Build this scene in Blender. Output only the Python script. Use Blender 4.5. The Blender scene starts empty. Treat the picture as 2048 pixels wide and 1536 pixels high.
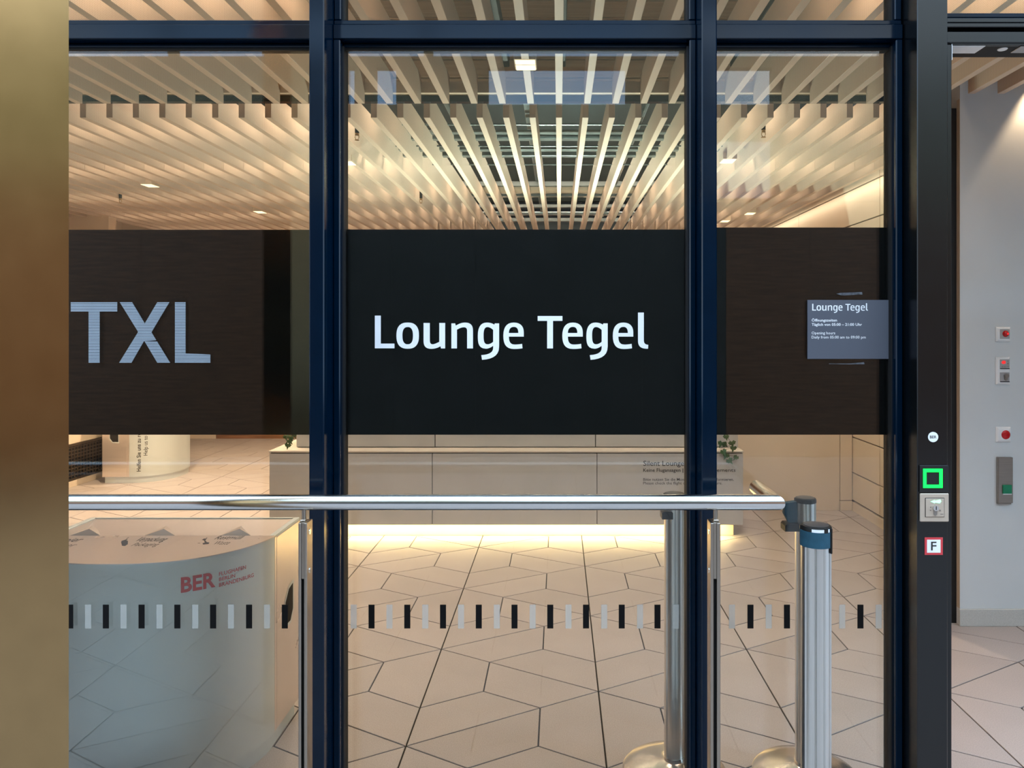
import bpy, bmesh, math, random
from mathutils import Vector, Matrix
random.seed(7)
S = bpy.context.scene
COL = S.collection
F, CX, CY, EH = 1520.0, 1118.0, 655.0, 1.55          # focal length (px), principal point (px), eye height (m)

# ------------------------------------------------------------------ camera, sky, exposure
cam = bpy.data.objects.new('camera', bpy.data.cameras.new('camera'))
COL.objects.link(cam)
cam.location = (0, 0, EH); cam.rotation_euler = (math.pi / 2, 0, 0)
cam.data.sensor_width = 36; cam.data.lens = F / 2048 * 36
cam.data.shift_x = (1024 - CX) / 2048; cam.data.shift_y = (CY - 768) / 2048
cam.data.clip_start = 0.05
S.camera = cam
S.view_settings.view_transform = 'Standard'; S.view_settings.look = 'None'
S.view_settings.gamma = 1.0; S.view_settings.use_curve_mapping = False
S.view_settings.exposure = 0.6

W = bpy.data.worlds.new('sky'); S.world = W; W.use_nodes = True
wn, wl = W.node_tree.nodes, W.node_tree.links
wn.clear()
wo = wn.new('ShaderNodeOutputWorld'); wb = wn.new('ShaderNodeBackground')
wt = wn.new('ShaderNodeTexNoise'); wt.inputs['Scale'].default_value = 2.2; wt.inputs['Detail'].default_value = 4
wc = wn.new('ShaderNodeTexCoord'); wr = wn.new('ShaderNodeValToRGB')
wr.color_ramp.elements[0].position = .38; wr.color_ramp.elements[0].color = (.36, .62, .97, 1)
wr.color_ramp.elements[1].position = .66; wr.color_ramp.elements[1].color = (.82, .93, 1.0, 1)
wl.new(wc.outputs['Generated'], wt.inputs['Vector']); wl.new(wt.outputs['Fac'], wr.inputs['Fac'])
wl.new(wr.outputs['Color'], wb.inputs['Color']); wb.inputs['Strength'].default_value = 2.7
wl.new(wb.outputs['Background'], wo.inputs['Surface'])

def area(name, loc, rot, sx, sy, energy, color, spread=180):
    l = bpy.data.lights.new(name, 'AREA'); l.shape = 'RECTANGLE'; l.size = sx; l.size_y = sy
    l.energy = energy; l.color = color; l.spread = math.radians(spread)
    o = bpy.data.objects.new(name, l); COL.objects.link(o); o.location = loc; o.rotation_euler = rot
    return o
WARM = (1.0, .70, .42); WARM2 = (1.0, .77, .57)
PI = math.pi
# linear luminaires lying across the slats (the bright lines seen between them)
for y, e in ((7.13, 42), (8.3, 42), (9.3, 36), (10.3, 30)):
    area('light_line', (-1.25, y, 3.08), (0, 0, 0), 7.2, .035, e * .9, WARM2)
for y, e in ((4.75, 30), (5.9, 32)):
    area('light_line', (-3.05, y, 3.08), (0, 0, 0), 4.1, .035, e*.9, WARM2)
    area('light_line', (1.65, y, 3.08), (0, 0, 0), 1.5, .035, e * .22, WARM2)
area('light_line', (-2.9, 2.75, 3.08), (0, 0, 0), 4.4, .035, 46, WARM2)
area('light_line', (1.45, 2.75, 3.08), (0, 0, 0), 1.2, .035, 12, WARM2)
# strip under the planter bench, wall-washer along the right wall
area('plinth_strip', (-.385, 5.60, .100), (0, 0, 0), 3.3, .06, 14, (1.0, .76, .38))
area('wall_washer', (2.405, 7.6, 2.70), (0, math.radians(-35), 0), .05, 5.6, 4.5, (1.0, .78, .56))
# added lamp on the bench, out of sight, put in to brighten the middle slats
area('added_uplight', (0.0, 5.98, 1.115), (PI, 0, 0), .55, .10, 62, (.86, 1.0, .84), 150)

# ------------------------------------------------------------------ helpers
def wx(px, d): return (px - CX) / F * d
def wz(py, d): return EH + (CY - py) / F * d

def world_loc(o):
    v = Vector((0, 0, 0))
    while o is not None:
        v += o.location; o = o.parent
    return v

class MB:
    """collects polygons in world coordinates; build() links them as one mesh object under a parent"""
    def __init__(s): s.v = []; s.f = []
    def add(s, vs, fs):
        n = len(s.v); s.v += [tuple(v) for v in vs]; s.f += [tuple(i + n for i in f) for f in fs]; return s
    def box(s, x0, x1, y0, y1, z0, z1):
        return s.add([(x0,y0,z0),(x1,y0,z0),(x1,y1,z0),(x0,y1,z0),(x0,y0,z1),(x1,y0,z1),(x1,y1,z1),(x0,y1,z1)],
                     [(3,2,1,0),(4,5,6,7),(0,1,5,4),(1,2,6,5),(2,3,7,6),(3,0,4,7)])
    def bbox(s, x0, x1, y0, y1, z0, z1, b=.003):
        """box with its twelve edges bevelled"""
        vs, idx = [], {}
        for i, x in enumerate((x0, x1)):
            for j, y in enumerate((y0, y1)):
                for k, z in enumerate((z0, z1)):
                    sx, sy, sz = (b if i == 0 else -b), (b if j == 0 else -b), (b if k == 0 else -b)
                    for a in range(3):
                        p = [x + sx, y + sy, z + sz]; p[a] = (x, y, z)[a]
                        idx[(i, j, k, a)] = len(vs); vs.append(tuple(p))
        fs = []
        def q(l): fs.append(tuple(idx[t] for t in l))
        for i in (0, 1):
            q([(i,0,0,0),(i,1,0,0),(i,1,1,0),(i,0,1,0)]); q([(0,i,0,1),(1,i,0,1),(1,i,1,1),(0,i,1,1)]); q([(0,0,i,2),(1,0,i,2),(1,1,i,2),(0,1,i,2)])
            for j in (0, 1):
                q([(i,j,0,0),(i,j,1,0),(i,j,1,1),(i,j,0,1)]); q([(i,0,j,0),(i,1,j,0),(i,1,j,2),(i,0,j,2)]); q([(0,i,j,1),(1,i,j,1),(1,i,j,2),(0,i,j,2)])
                for k in (0, 1): q([(i,j,k,0),(i,j,k,1),(i,j,k,2)])
        return s.add(vs, fs)
    def prism(s, poly, z0, z1):
        n = len(poly)
        return s.add([(x, y, z0) for x, y in poly] + [(x, y, z1) for x, y in poly],
                     [tuple(range(n - 1, -1, -1)), tuple(range(n, 2 * n))] + [(i, (i+1) % n, n + (i+1) % n, n + i) for i in range(n)])
    def prism_y(s, poly, y0, y1):          # poly in (x, z)
        n = len(poly)
        return s.add([(x, y0, z) for x, z in poly] + [(x, y1, z) for x, z in poly],
                     [tuple(range(n)), tuple(range(2*n-1, n-1, -1))] + [(i, n + i, n + (i+1) % n, (i+1) % n) for i in range(n)])
    def lathe(s, cx, cy, prof, n=32):      # prof [(r, z)...]
        base = len(s.v); m = len(prof)
        for k in range(n):
            a = 2 * PI * k / n
            for r, z in prof: s.v.append((cx + r * math.cos(a), cy + r * math.sin(a), z))
        for k in range(n):
            for j in range(m - 1):
                a, b = base + k * m, base + ((k + 1) % n) * m
                s.f.append((a + j, b + j, b + j + 1, a + j + 1))
        s.f.append(tuple(base + k * m for k in range(n - 1, -1, -1))); s.f.append(tuple(base + k * m + m - 1 for k in range(n)))
        return s
    def disc_y(s, cx, cz, r, y0, y1, n=28, dome=0.0):    # disc facing -y
        p = [(cx + r * math.cos(2*PI*k/n), cz + r * math.sin(2*PI*k/n)) for k in range(n)]
        if not dome: return s.prism_y(p, y0, y1)
        vs = []; rings = 4
        for j in range(rings + 1):
            t = j / rings * PI / 2
            for k in range(n):
                a = 2*PI*k/n; vs.append((cx + r*math.cos(t)*math.cos(a), y1 - (y1-y0)*math.sin(t), cz + r*math.cos(t)*math.sin(a)))
        fs = [(j*n+k, j*n+(k+1) % n, (j+1)*n+(k+1) % n, (j+1)*n+k) for j in range(rings) for k in range(n)]
        return s.add(vs, fs)
    def tube(s, pts, r, n=12, cap=True):
        base = len(s.v); P = [Vector(p) for p in pts]
        for i, p in enumerate(P):
            d = ((P[i] - P[i-1]).normalized() if i else Vector((0,0,0))) + ((P[i+1] - P[i]).normalized() if i < len(P)-1 else Vector((0,0,0)))
            d.normalize(); sc = 1.0
            if 0 < i < len(P)-1: sc = 1 / max(.35, d.dot((P[i+1]-P[i]).normalized()))
            up = Vector((0,0,1)) if abs(d.z) < .9 else Vector((1,0,0))
            a = d.cross(up).normalized(); b = a.cross(d).normalized()
            for k in range(n):
                t = 2*PI*k/n; s.v.append(tuple(p + a*(r*sc*math.cos(t)) + b*(r*math.sin(t))))
        for i in range(len(P)-1):
            for k in range(n):
                s.f.append((base+i*n+k, base+i*n+(k+1) % n, base+(i+1)*n+(k+1) % n, base+(i+1)*n+k))
        if cap:
            s.f.append(tuple(base+k for k in range(n-1,-1,-1))); s.f.append(tuple(base+(len(P)-1)*n+k for k in range(n)))
        return s
    def mesh(s, name, mat, off=Vector((0,0,0)), smooth=False):
        me = bpy.data.meshes.new(name)
        me.from_pydata([(x-off.x, y-off.y, z-off.z) for x, y, z in s.v], [], s.f)
        bm = bmesh.new(); bm.from_mesh(me); bmesh.ops.recalc_face_normals(bm, faces=bm.faces); bm.to_mesh(me); bm.free()
        if mat: me.materials.append(mat)
        if smooth:
            me.shade_smooth()
            me.set_sharp_from_angle(angle=math.radians(35))
        return me
    def build(s, name, mat, parent=None, smooth=False, label=None, kind=None):
        off = world_loc(parent) if parent else Vector((0,0,0))
        o = bpy.data.objects.new(name, s.mesh(name, mat, off, smooth)); COL.objects.link(o)
        if parent: o.parent = parent
        if label: o['label'] = label
        if kind: o['kind'] = kind
        return o

def box(name, mat, parent, *a, **k): return MB().box(*a).build(name, mat, parent, **k)
def bbox(name, mat, parent, *a, b=.003, **k): return MB().bbox(*a, b=b).build(name, mat, parent, **k)
def thing(name, label, cat, loc, group=None):
    o = bpy.data.objects.new(name, None); COL.objects.link(o); o.location = loc; o.empty_display_size = .1
    o['label'] = label; o['category'] = cat
    if group: o['group'] = group
    return o
def root(name, loc=(0,0,0)):
    o = bpy.data.objects.new(name, None); COL.objects.link(o); o.location = loc; o['kind'] = 'structure'; o.empty_display_size = .1
    return o
def put(name, me, parent=None, loc=(0,0,0)):
    o = bpy.data.objects.new(name, me); COL.objects.link(o); o.location = loc
    if parent: o.parent = parent
    return o
def inst(o, loc, parent):
    c = o.copy(); COL.objects.link(c); c.location = loc; c.parent = parent
    return c

# ------------------------------------------------------------------ materials
def pmat(name, col, rough=.5, metal=0.0, var=.06, scale=6.0, bump=0.0, bscale=200.0, stretch=None, ior=1.45, coat=0.0, rvar=0.05, coord='Object', spec=.5):
    m = bpy.data.materials.new(name); m.use_nodes = True
    n, l = m.node_tree.nodes, m.node_tree.links
    b = n['Principled BSDF']
    tc = n.new('ShaderNodeTexCoord'); mp = n.new('ShaderNodeMapping'); nz = n.new('ShaderNodeTexNoise')
    if stretch: mp.inputs['Scale'].default_value = stretch
    nz.inputs['Scale'].default_value = scale; nz.inputs['Detail'].default_value = 5
    l.new(tc.outputs[coord], mp.inputs['Vector']); l.new(mp.outputs['Vector'], nz.inputs['Vector'])
    cr = n.new('ShaderNodeValToRGB')
    cr.color_ramp.elements[0].position = .3; cr.color_ramp.elements[1].position = .7
    cr.color_ramp.elements[0].color = [max(0, c * (1 - var)) for c in col] + [1]
    cr.color_ramp.elements[1].color = [min(1, c * (1 + var)) for c in col] + [1]
    l.new(nz.outputs['Fac'], cr.inputs['Fac']); l.new(cr.outputs['Color'], b.inputs['Base Color'])
    mr = n.new('ShaderNodeMapRange'); mr.inputs['To Min'].default_value = max(.02, rough - rvar); mr.inputs['To Max'].default_value = min(1, rough + rvar)
    l.new(nz.outputs['Fac'], mr.inputs['Value']); l.new(mr.outputs['Result'], b.inputs['Roughness'])
    b.inputs['Metallic'].default_value = metal; b.inputs['IOR'].default_value = ior; b.inputs['Coat Weight'].default_value = coat
    b.inputs['Specular IOR Level'].default_value = spec
    if bump:
        n2 = n.new('ShaderNodeTexNoise'); n2.inputs['Scale'].default_value = bscale; n2.inputs['Detail'].default_value = 3
        l.new(mp.outputs['Vector'], n2.inputs['Vector'])
        bp = n.new('ShaderNodeBump'); bp.inputs['Strength'].default_value = bump; bp.inputs['Distance'].default_value = .002
        l.new(n2.outputs['Fac'], bp.inputs['Height']); l.new(bp.outputs['Normal'], b.inputs['Normal'])
    return m

def emit(name, col, strength):
    m = bpy.data.materials.new(name); m.use_nodes = True
    n, l = m.node_tree.nodes, m.node_tree.links
    b = n['Principled BSDF']; nz = n.new('ShaderNodeTexNoise'); nz.inputs['Scale'].default_value = 30
    mr = n.new('ShaderNodeMapRange'); mr.inputs['To Min'].default_value = strength*.93; mr.inputs['To Max'].default_value = strength*1.07
    l.new(nz.outputs['Fac'], mr.inputs['Value']); l.new(mr.outputs['Result'], b.inputs['Emission Strength'])
    b.inputs['Base Color'].default_value = (*col, 1); b.inputs['Emission Color'].default_value = (*col, 1)
    return m

def glass(name, tint=(.93, .955, .945)):
    m = bpy.data.materials.new(name); m.use_nodes = True
    n, l = m.node_tree.nodes, m.node_tree.links; n.clear()
    o = n.new('ShaderNodeOutputMaterial'); mx = n.new('ShaderNodeMixShader'); fr = n.new('ShaderNodeFresnel'); fr.inputs['IOR'].default_value = 1.5
    t = n.new('ShaderNodeBsdfTransparent'); g = n.new('ShaderNodeBsdfGlossy'); g.inputs['Roughness'].default_value = 0.0
    t.inputs['Color'].default_value = (*tint, 1)
    l.new(fr.outputs['Fac'], mx.inputs['Fac']); l.new(t.outputs[0], mx.inputs[1]); l.new(g.outputs[0], mx.inputs[2]); l.new(mx.outputs[0], o.inputs['Surface'])
    return m

def frosted(name, col, alpha):
    m = bpy.data.materials.new(name); m.use_nodes = True
    n, l = m.node_tree.nodes, m.node_tree.links; n.clear()
    o = n.new('ShaderNodeOutputMaterial'); mx = n.new('ShaderNodeMixShader')
    t = n.new('ShaderNodeBsdfTransparent'); d = n.new('ShaderNodeBsdfDiffuse'); nz = n.new('ShaderNodeTexNoise'); nz.inputs['Scale'].default_value = 400
    mr = n.new('ShaderNodeMapRange'); mr.inputs['To Min'].default_value = alpha-.06; mr.inputs['To Max'].default_value = alpha+.06
    d.inputs['Color'].default_value = (*col, 1)
    l.new(nz.outputs['Fac'], mr.inputs['Value']); l.new(mr.outputs['Result'], mx.inputs['Fac'])
    l.new(t.outputs[0], mx.inputs[1]); l.new(d.outputs[0], mx.inputs[2]); l.new(mx.outputs[0], o.inputs['Surface'])
    return m

M = dict(
    frame=pmat('navy_powder_coat', (.0002, .0068, .0190), .13, .0, .10, 12, ior=1.5, rvar=.02, spec=.25),
    post=pmat('anthracite_powder_coat', (.0013, .0020, .0028), .24, .0, .08, 12, ior=1.5, rvar=.03, spec=.55),
    gasket=pmat('black_rubber', (.006, .006, .007), .6, 0, .1, 20),
    film=pmat('black_window_film', (.003, .003, .0034), .5, 0, .1, 8, spec=.2),
    steel=pmat('brushed_steel', (.64, .635, .61), .26, 1, .05, 9, bump=.05, bscale=60, stretch=(40, 1, 1), rvar=.05),
    rail=pmat('polished_steel_tube', (.70, .70, .69), .17, 1, .03, 6, stretch=(1, 30, 30), rvar=.03),
    steel_post=pmat('ground_steel', (.37, .32, .27), .30, 1, .05, 8, stretch=(30, 30, 1), rvar=.05),
    alu=pmat('anodised_aluminium', (.66, .655, .63), .33, 1, .04, 8, stretch=(30, 30, 1), rvar=.04),
    bin_body=pmat('brushed_steel_bin', (.74, .82, .84), .50, .5, .03, 4, rvar=.05),
    bin_top=pmat('satin_steel_bin', (.84, .76, .72), .28, .65, .03, 5, rvar=.02),
    bin_hood=pmat('satin_inlet_hood', (.74, .64, .56), .42, .35, .03, 5),
    slate=pmat('added_slate_cladding', (.060, .061, .055), .5, 0, .15, 3),
    hallwall=pmat('ochre_plaster', (.34, .29, .17), .7, 0, .08, 2),
    brass=pmat('bronze_brushed_metal', (.37, .245, .115), .21, 1, .05, 14, rvar=.03),
    tile=None, perf=None,
    grout=pmat('dark_grout', (.022, .018, .014), .9, 0, .15, 30),
    skirt=pmat('terrazzo_skirting', (.52, .51, .48), .6, 0, .12, 300),
    plaster=pmat('painted_plaster', (.62, .65, .665), .7, 0, .03, 3, bump=.05, bscale=150),
    plaster_edge=pmat('cream_edge', (.55, .45, .34), .7, 0, .04, 10),
    panel=pmat('cream_wall_panel', (.72, .615, .50), .5, 0, .03, 2),
    joint=pmat('panel_joint_backing', (.04, .03, .02), .8, 0, .1, 8),
    walnut=pmat('walnut_veneer', (.25, .115, .055), .45, 0, .35, 3, stretch=(1, 1, 12)),
    plenum=pmat('dark_plenum', (.018, .026, .030), .8, 0, .2, 2),
    pipe=pmat('galvanised_pipe', (.20, .23, .235), .35, .9, .1, 6),
    board=pmat('beige_board', (.42, .31, .22), .7, 0, .12, 3, stretch=(1, 20, 20)),
    profile=pmat('beige_profile', (.55, .45, .34), .5, 0, .05, 8),
    bench=pmat('grey_mineral_panel', (.50, .485, .47), .5, 0, .04, 4),
    bench_top=pmat('pale_mineral_top', (.58, .53, .47), .45, 0, .04, 4),
    plinth=pmat('cream_plinth', (.80, .66, .42), .6, 0, .03, 5),
    white=pmat('white_lettering', (.86, .88, .92), .5, 0, .02, 20),
    stripe=pmat('pale_blue_lettering', (.40, .48, .56), .5, 0, .05, 20),
    black=pmat('black_lettering', (.02, .018, .016), .6, 0, .1, 20),
    red=pmat('red_lettering', (.62, .02, .015), .5, 0, .05, 20),
    signred=pmat('red_sign_border', (.62, .05, .06), .4, 0, .05, 20),
    sticker=pmat('white_sticker', (.84, .86, .88), .4, 0, .02, 30),
    plastic=pmat('white_plastic', (.82, .83, .84), .35, 0, .02, 20),
    greyplate=pmat('grey_plate', (.42, .42, .43), .4, .3, .05, 20),
    redbtn=pmat('red_button', (.50, .008, .012), .28, 0, .05, 20),
    switch=pmat('champagne_switch_plate', (.56, .46, .37), .38, .35, .04, 30),
    terminal=pmat('steel_terminal', (.33, .30, .275), .36, .8, .05, 12, stretch=(1, 1, 20)),
    greenbtn=pmat('green_cover', (.008, .20, .10), .3, 0, .1, 40),
    belt=pmat('navy_belt_webbing', (.012, .065, .105), .75, 0, .15, 60, bump=.3, bscale=500),
    cap=pmat('black_cap', (.010, .009, .008), .45, 0, .15, 60, spec=.3),
    captop=pmat('embossed_cap_top', (.05, .052, .058), .40, .4, .4, 160, bump=.5, bscale=400),
    base=pmat('stainless_base', (.66, .62, .57), .22, 1, .05, 6, rvar=.05),
    sign=pmat('slate_blue_sign', (.095, .105, .135), .35, 0, .04, 4),
    tape=pmat('tape_residue', (.10, .11, .13), .3, 0, .5, 90),
    leaf=pmat('ivy_leaf', (.055, .12, .045), .45, 0, .35, 18),
    leaf2=pmat('ivy_leaf_dark', (.035, .075, .02), .45, 0, .35, 18),
    stem=pmat('ivy_stem', (.10, .075, .035), .7, 0, .2, 30),
    grille=pmat('bronze_grille', (.10, .07, .045), .45, .6, .1, 20),
    dark=pmat('dark_recess', (.008, .008, .008), .8, 0, .1, 10),
    brassy=pmat('sprinkler_brass', (.45, .30, .14), .3, 1, .1, 40),
    glass=glass('clear_glass'),
    frost=frosted('frosted_marker', (.62, .62, .59), .38),
    led=emit('green_led', (.0, 1.0, .07), 1.0),
    ledw=emit('green_signal', (.25, 1.0, .45), 1.6),
    redled=emit('red_signal', (1.0, .03, .03), .38),
    lamp=emit('lamp_diffuser', (1.0, .80, .52), 1.1),
)

def tile_mat():
    m = pmat('porcelain_floor_tile', (.415, .362, .340), .48, 0, .05, 3, bump=.03, bscale=250, coord='Object', rvar=.04)
    n, l = m.node_tree.nodes, m.node_tree.links
    b = n['Principled BSDF']
    oi = n.new('ShaderNodeObjectInfo'); hs = n.new('ShaderNodeHueSaturation'); mr = n.new('ShaderNodeMapRange')
    mr.inputs['To Min'].default_value = .95; mr.inputs['To Max'].default_value = 1.05
    sp = n.new('ShaderNodeTexNoise'); sp.inputs['Scale'].default_value = 260; sp.inputs['Detail'].default_value = 2
    spm = n.new('ShaderNodeMapRange'); spm.inputs['From Min'].default_value = .3; spm.inputs['From Max'].default_value = .7
    spm.inputs['To Min'].default_value = .86; spm.inputs['To Max'].default_value = 1.13
    tc = n.new('ShaderNodeTexCoord'); l.new(tc.outputs['Object'], sp.inputs['Vector']); l.new(sp.outputs['Fac'], spm.inputs['Value'])
    mu = n.new('ShaderNodeMath'); mu.operation = 'MULTIPLY'
    l.new(oi.outputs['Random'], mr.inputs['Value']); l.new(mr.outputs['Result'], mu.inputs[0]); l.new(spm.outputs['Result'], mu.inputs[1])
    src = b.inputs['Base Color'].links[0].from_socket
    l.new(src, hs.inputs['Color']); l.new(mu.outputs[0], hs.inputs['Value']); l.new(hs.outputs['Color'], b.inputs['Base Color'])
    return m
M['tile'] = tile_mat()

def perf_mat():
    m = pmat('perforated_baffle_sheet', (.58, .465, .37), .5, 0, .03, 3, coord='Object')
    n, l = m.node_tree.nodes, m.node_tree.links
    b = n['Principled BSDF']
    geo = n.new('ShaderNodeTexCoord'); mp = n.new('ShaderNodeMapping'); mp.inputs['Scale'].default_value = (1, 100, 150)
    vo = n.new('ShaderNodeTexVoronoi'); vo.inputs['Scale'].default_value = 1.0; vo.inputs['Randomness'].default_value = 0.0
    mr = n.new('ShaderNodeMapRange'); mr.inputs['From Min'].default_value = .25; mr.inputs['From Max'].default_value = .40
    mr.inputs['To Min'].default_value = .72; mr.inputs['To Max'].default_value = 1.05
    nm = n.new('ShaderNodeNewGeometry'); sx = n.new('ShaderNodeSeparateXYZ'); ab = n.new('ShaderNodeMath'); ab.operation = 'ABSOLUTE'
    l.new(nm.outputs['Normal'], sx.inputs[0]); l.new(sx.outputs['X'], ab.inputs[0])
    mx = n.new('ShaderNodeMix'); mx.data_type = 'FLOAT'; mx.inputs['A'].default_value = 1.0
    hs = n.new('ShaderNodeHueSaturation')
    l.new(geo.outputs['Object'], mp.inputs['Vector']); l.new(mp.outputs['Vector'], vo.inputs['Vector']); l.new(vo.outputs['Distance'], mr.inputs['Value'])
    l.new(ab.outputs[0], mx.inputs['Factor']); l.new(mr.outputs['Result'], mx.inputs['B'])
    src = b.inputs['Base Color'].links[0].from_socket
    l.new(src, hs.inputs['Color']); l.new(mx.outputs['Result'], hs.inputs['Value']); l.new(hs.outputs['Color'], b.inputs['Base Color'])
    return m
M['perf'] = perf_mat()

# ------------------------------------------------------------------ text
def text_mesh(s, bold=0.0, res=3):
    cu = bpy.data.curves.new('text', 'FONT'); cu.body = s; cu.size = 1.0; cu.offset = bold; cu.resolution_u = res; cu.fill_mode = 'FRONT'
    o = bpy.data.objects.new('text', cu)
    me = bpy.data.meshes.new_from_object(o)
    vs = [tuple(v.co) for v in me.vertices]; fs = [tuple(p.vertices) for p in me.polygons]
    bpy.data.objects.remove(o); bpy.data.meshes.remove(me)
    return vs, fs
_cap = {}
def fit_text(s, width, cap, bold=0.0, res=3):
    """2-D text with its left edge at 0, baseline 0, given width and capital height"""
    if bold not in _cap: _cap[bold] = max(v[1] for v in text_mesh('H', bold)[0])
    vs, fs = text_mesh(s, bold, res)
    x0 = min(v[0] for v in vs); x1 = max(v[0] for v in vs)
    kx, ky = width / (x1 - x0), cap / _cap[bold]
    return [((v[0] - x0) * kx, v[1] * ky) for v in vs], fs
def text_on_y(name, s, mat, parent, px0, px1, pyb, pyt, d, bold=0.0, res=3, mb=None, slant=0.0):
    """flat lettering facing the viewer, between pixel columns px0, px1, baseline pyb, cap top pyt, at depth d"""
    x0, x1, zb, zt = wx(px0, d), wx(px1, d), wz(pyb, d), wz(pyt, d)
    vs, fs = fit_text(s, x1 - x0, zt - zb, bold, res)
    m = mb or MB(); m.add([(x0 + u, d, zb + v) for u, v in vs], fs)
    if mb is None: return m.build(name, mat, parent)

def bez(cmds, n=7):
    pts = []
    for c in cmds:
        if len(c) == 2: pts.append(c)
        else:
            p0 = pts[-1]; p1, p2, p3 = (c[0], c[1]), (c[2], c[3]), (c[4], c[5])
            for i in range(1, n + 1):
                t = i / n; a = (1-t)**3; b = 3*(1-t)**2*t; e = 3*(1-t)*t*t; f = t**3
                pts.append((a*p0[0]+b*p1[0]+e*p2[0]+f*p3[0], a*p0[1]+b*p1[1]+e*p2[1]+f*p3[1]))
    return pts
def sup(cx, cy, rx, ry, e=2.5, n=40):
    o = []
    for k in range(n):
        a = 2*PI*k/n; c, s_ = math.cos(a), math.sin(a)
        o.append((cx + rx*math.copysign(abs(c)**(2/e), c), cy + ry*math.copysign(abs(s_)**(2/e), s_)))
    return o
def sh(p, dx): return [(x + dx, y) for x, y in p]
def lounge_outline():
    """outline of the door lettering: list of glyphs, each outer contour + holes"""
    L = [[(35,112),(78,112),(78,313),(176,313),(176,347),(35,347)]]
    o = [sup(271,256,81,94), sup(271,256,38,62)]
    u = [bez([(385,165),(430,165),(430,290),(430,310,437,318,450,318),(465,318,485,307,498,300),(498,165),(540,165),(540,348),(510,348),(507,332),(490,343,465,351,440,351),(400,351,385,330,385,295)])]
    n = [bez([(585,168),(612,168),(616,184),(640,170,660,162,685,162),(725,162,740,185,740,220),(740,348),(698,348),(698,222),(698,203,690,196,675,196),(655,196,640,205,625,213),(625,348),(585,348)])]
    g = [bez([(928,168),(928,335),(928,400,880,425,805,430),(800,396),(850,393,885,380,885,345),(885,328),(872,340,850,350,835,350),(775,350,775,300,775,256),(775,190,800,162,840,162),(865,162,885,170,893,178),(897,168)]),
         bez([(885,215),(875,205,860,195,845,194),(820,194,816,220,816,256),(816,300,822,318,845,318),(860,318,875,310,885,300)])]
    e = [bez([(1105,263),(998,263),(998,300,1008,320,1040,320),(1060,320,1078,318,1093,315),(1096,347),(1078,350,1058,352,1035,352),(980,352,958,320,958,257),(958,195,983,162,1033,162),(1082,162,1105,190,1105,232)]),
         bez([(998,237),(1066,237),(1066,210,1058,193,1034,193),(1008,193,998,212,998,237)])]
    T = [[(1205,115),(1383,115),(1383,150),(1315,150),(1315,348),(1273,348),(1273,150),(1205,150)]]
    l = [bez([(1926,90),(1968,90),(1968,290),(1968,312,1978,320,2000,322),(1998,350),(1950,352,1926,335,1926,295)])]
    mv = lambda gl, dx: [sh(c, dx) for c in gl]
    return [L, o, u, n, g, e, T, mv(e, 424), mv(g, 780), mv(e, 787), l]
def outline_tris():
    vs, fs = [], []
    for gl in lounge_outline():
        cu = bpy.data.curves.new('glyph', 'CURVE'); cu.dimensions = '2D'; cu.fill_mode = 'FRONT'
        for c in gl:
            pts = [c[0]]
            for p in c[1:]:
                if abs(p[0]-pts[-1][0]) + abs(p[1]-pts[-1][1]) > .5: pts.append(p)
            if abs(pts[0][0]-pts[-1][0]) + abs(pts[0][1]-pts[-1][1]) < .5: pts.pop()
            sp = cu.splines.new('POLY'); sp.points.add(len(pts)-1); sp.use_cyclic_u = True
            for q, p in zip(sp.points, pts): q.co = (p[0]*.01, -p[1]*.01, 0, 1)
        o = bpy.data.objects.new('glyph', cu); me = bpy.data.meshes.new_from_object(o)
        b = len(vs); vs += [(v.co.x*100, -v.co.y*100) for v in me.vertices]; fs += [tuple(i+b for i in p.vertices) for p in me.polygons]
        bpy.data.objects.remove(o); bpy.data.meshes.remove(me)
    return vs, fs
LT = outline_tris()
def lounge_tegel(parent, px0, px1, pyt, pyb, d, mat):
    """the door lettering: L left edge at px0, l right edge at px1, cap top pyt, baseline pyb"""
    kx = (px1-px0)/(2000-35); ky = (pyb-pyt)/(347-112)
    m = MB(); m.add([(wx(px0+(x-35)*kx, d), d, wz(pyt+(y-112)*ky, d)) for x, y in LT[0]], LT[1])
    return m.build('lettering', mat, parent)

# ------------------------------------------------------------------ floor: tiles
floor = box('floor', M['grout'], None, -14, 14, -9, 11, -.08, -.0045, kind='structure')
U, V3 = .245, .1414                      # lattice of the tile pattern
U = .245; A30 = .1414; P = A30 * 6
# cell between a line 'L1' (u=0) and 'L2' (u=3U); w = depth
cellpolys = [
    [(0,0),(2*U,2*A30),(U,3*A30),(0,2*A30)],
    [(0,2*A30),(U,3*A30),(U,5*A30),(0,6*A30)],
    [(U,3*A30),(2*U,2*A30),(3*U,3*A30),(U,5*A30)],
    [(U,5*A30),(3*U,3*A30),(3*U,5*A30),(2*U,6*A30)],
    [(2*U,0),(3*U,-A30),(3*U,3*A30),(2*U,2*A30)],
    [(0,0),(U,-A30),(2*U,0),(2*U,2*A30)],
]
def inset(poly, d):
    n = len(poly); out = []
    ar = sum(poly[i][0]*poly[(i+1)%n][1]-poly[(i+1)%n][0]*poly[i][1] for i in range(n))
    sg = 1 if ar > 0 else -1
    for i in range(n):
        p0, p1, p2 = Vector(poly[i-1]), Vector(poly[i]), Vector(poly[(i+1)%n])
        d1 = (p1-p0).normalized(); d2 = (p2-p1).normalized()
        n1 = Vector((-d1.y, d1.x))*sg; n2 = Vector((-d2.y, d2.x))*sg
        k = n1 + n2; k /= max(.15, 1 + n1.dot(n2))
        out.append(tuple(p1 + k*d))
    return out
X0, Y0 = -.567, 4.512                      # a line of the first kind and a crossing on it
protos = {}
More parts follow.
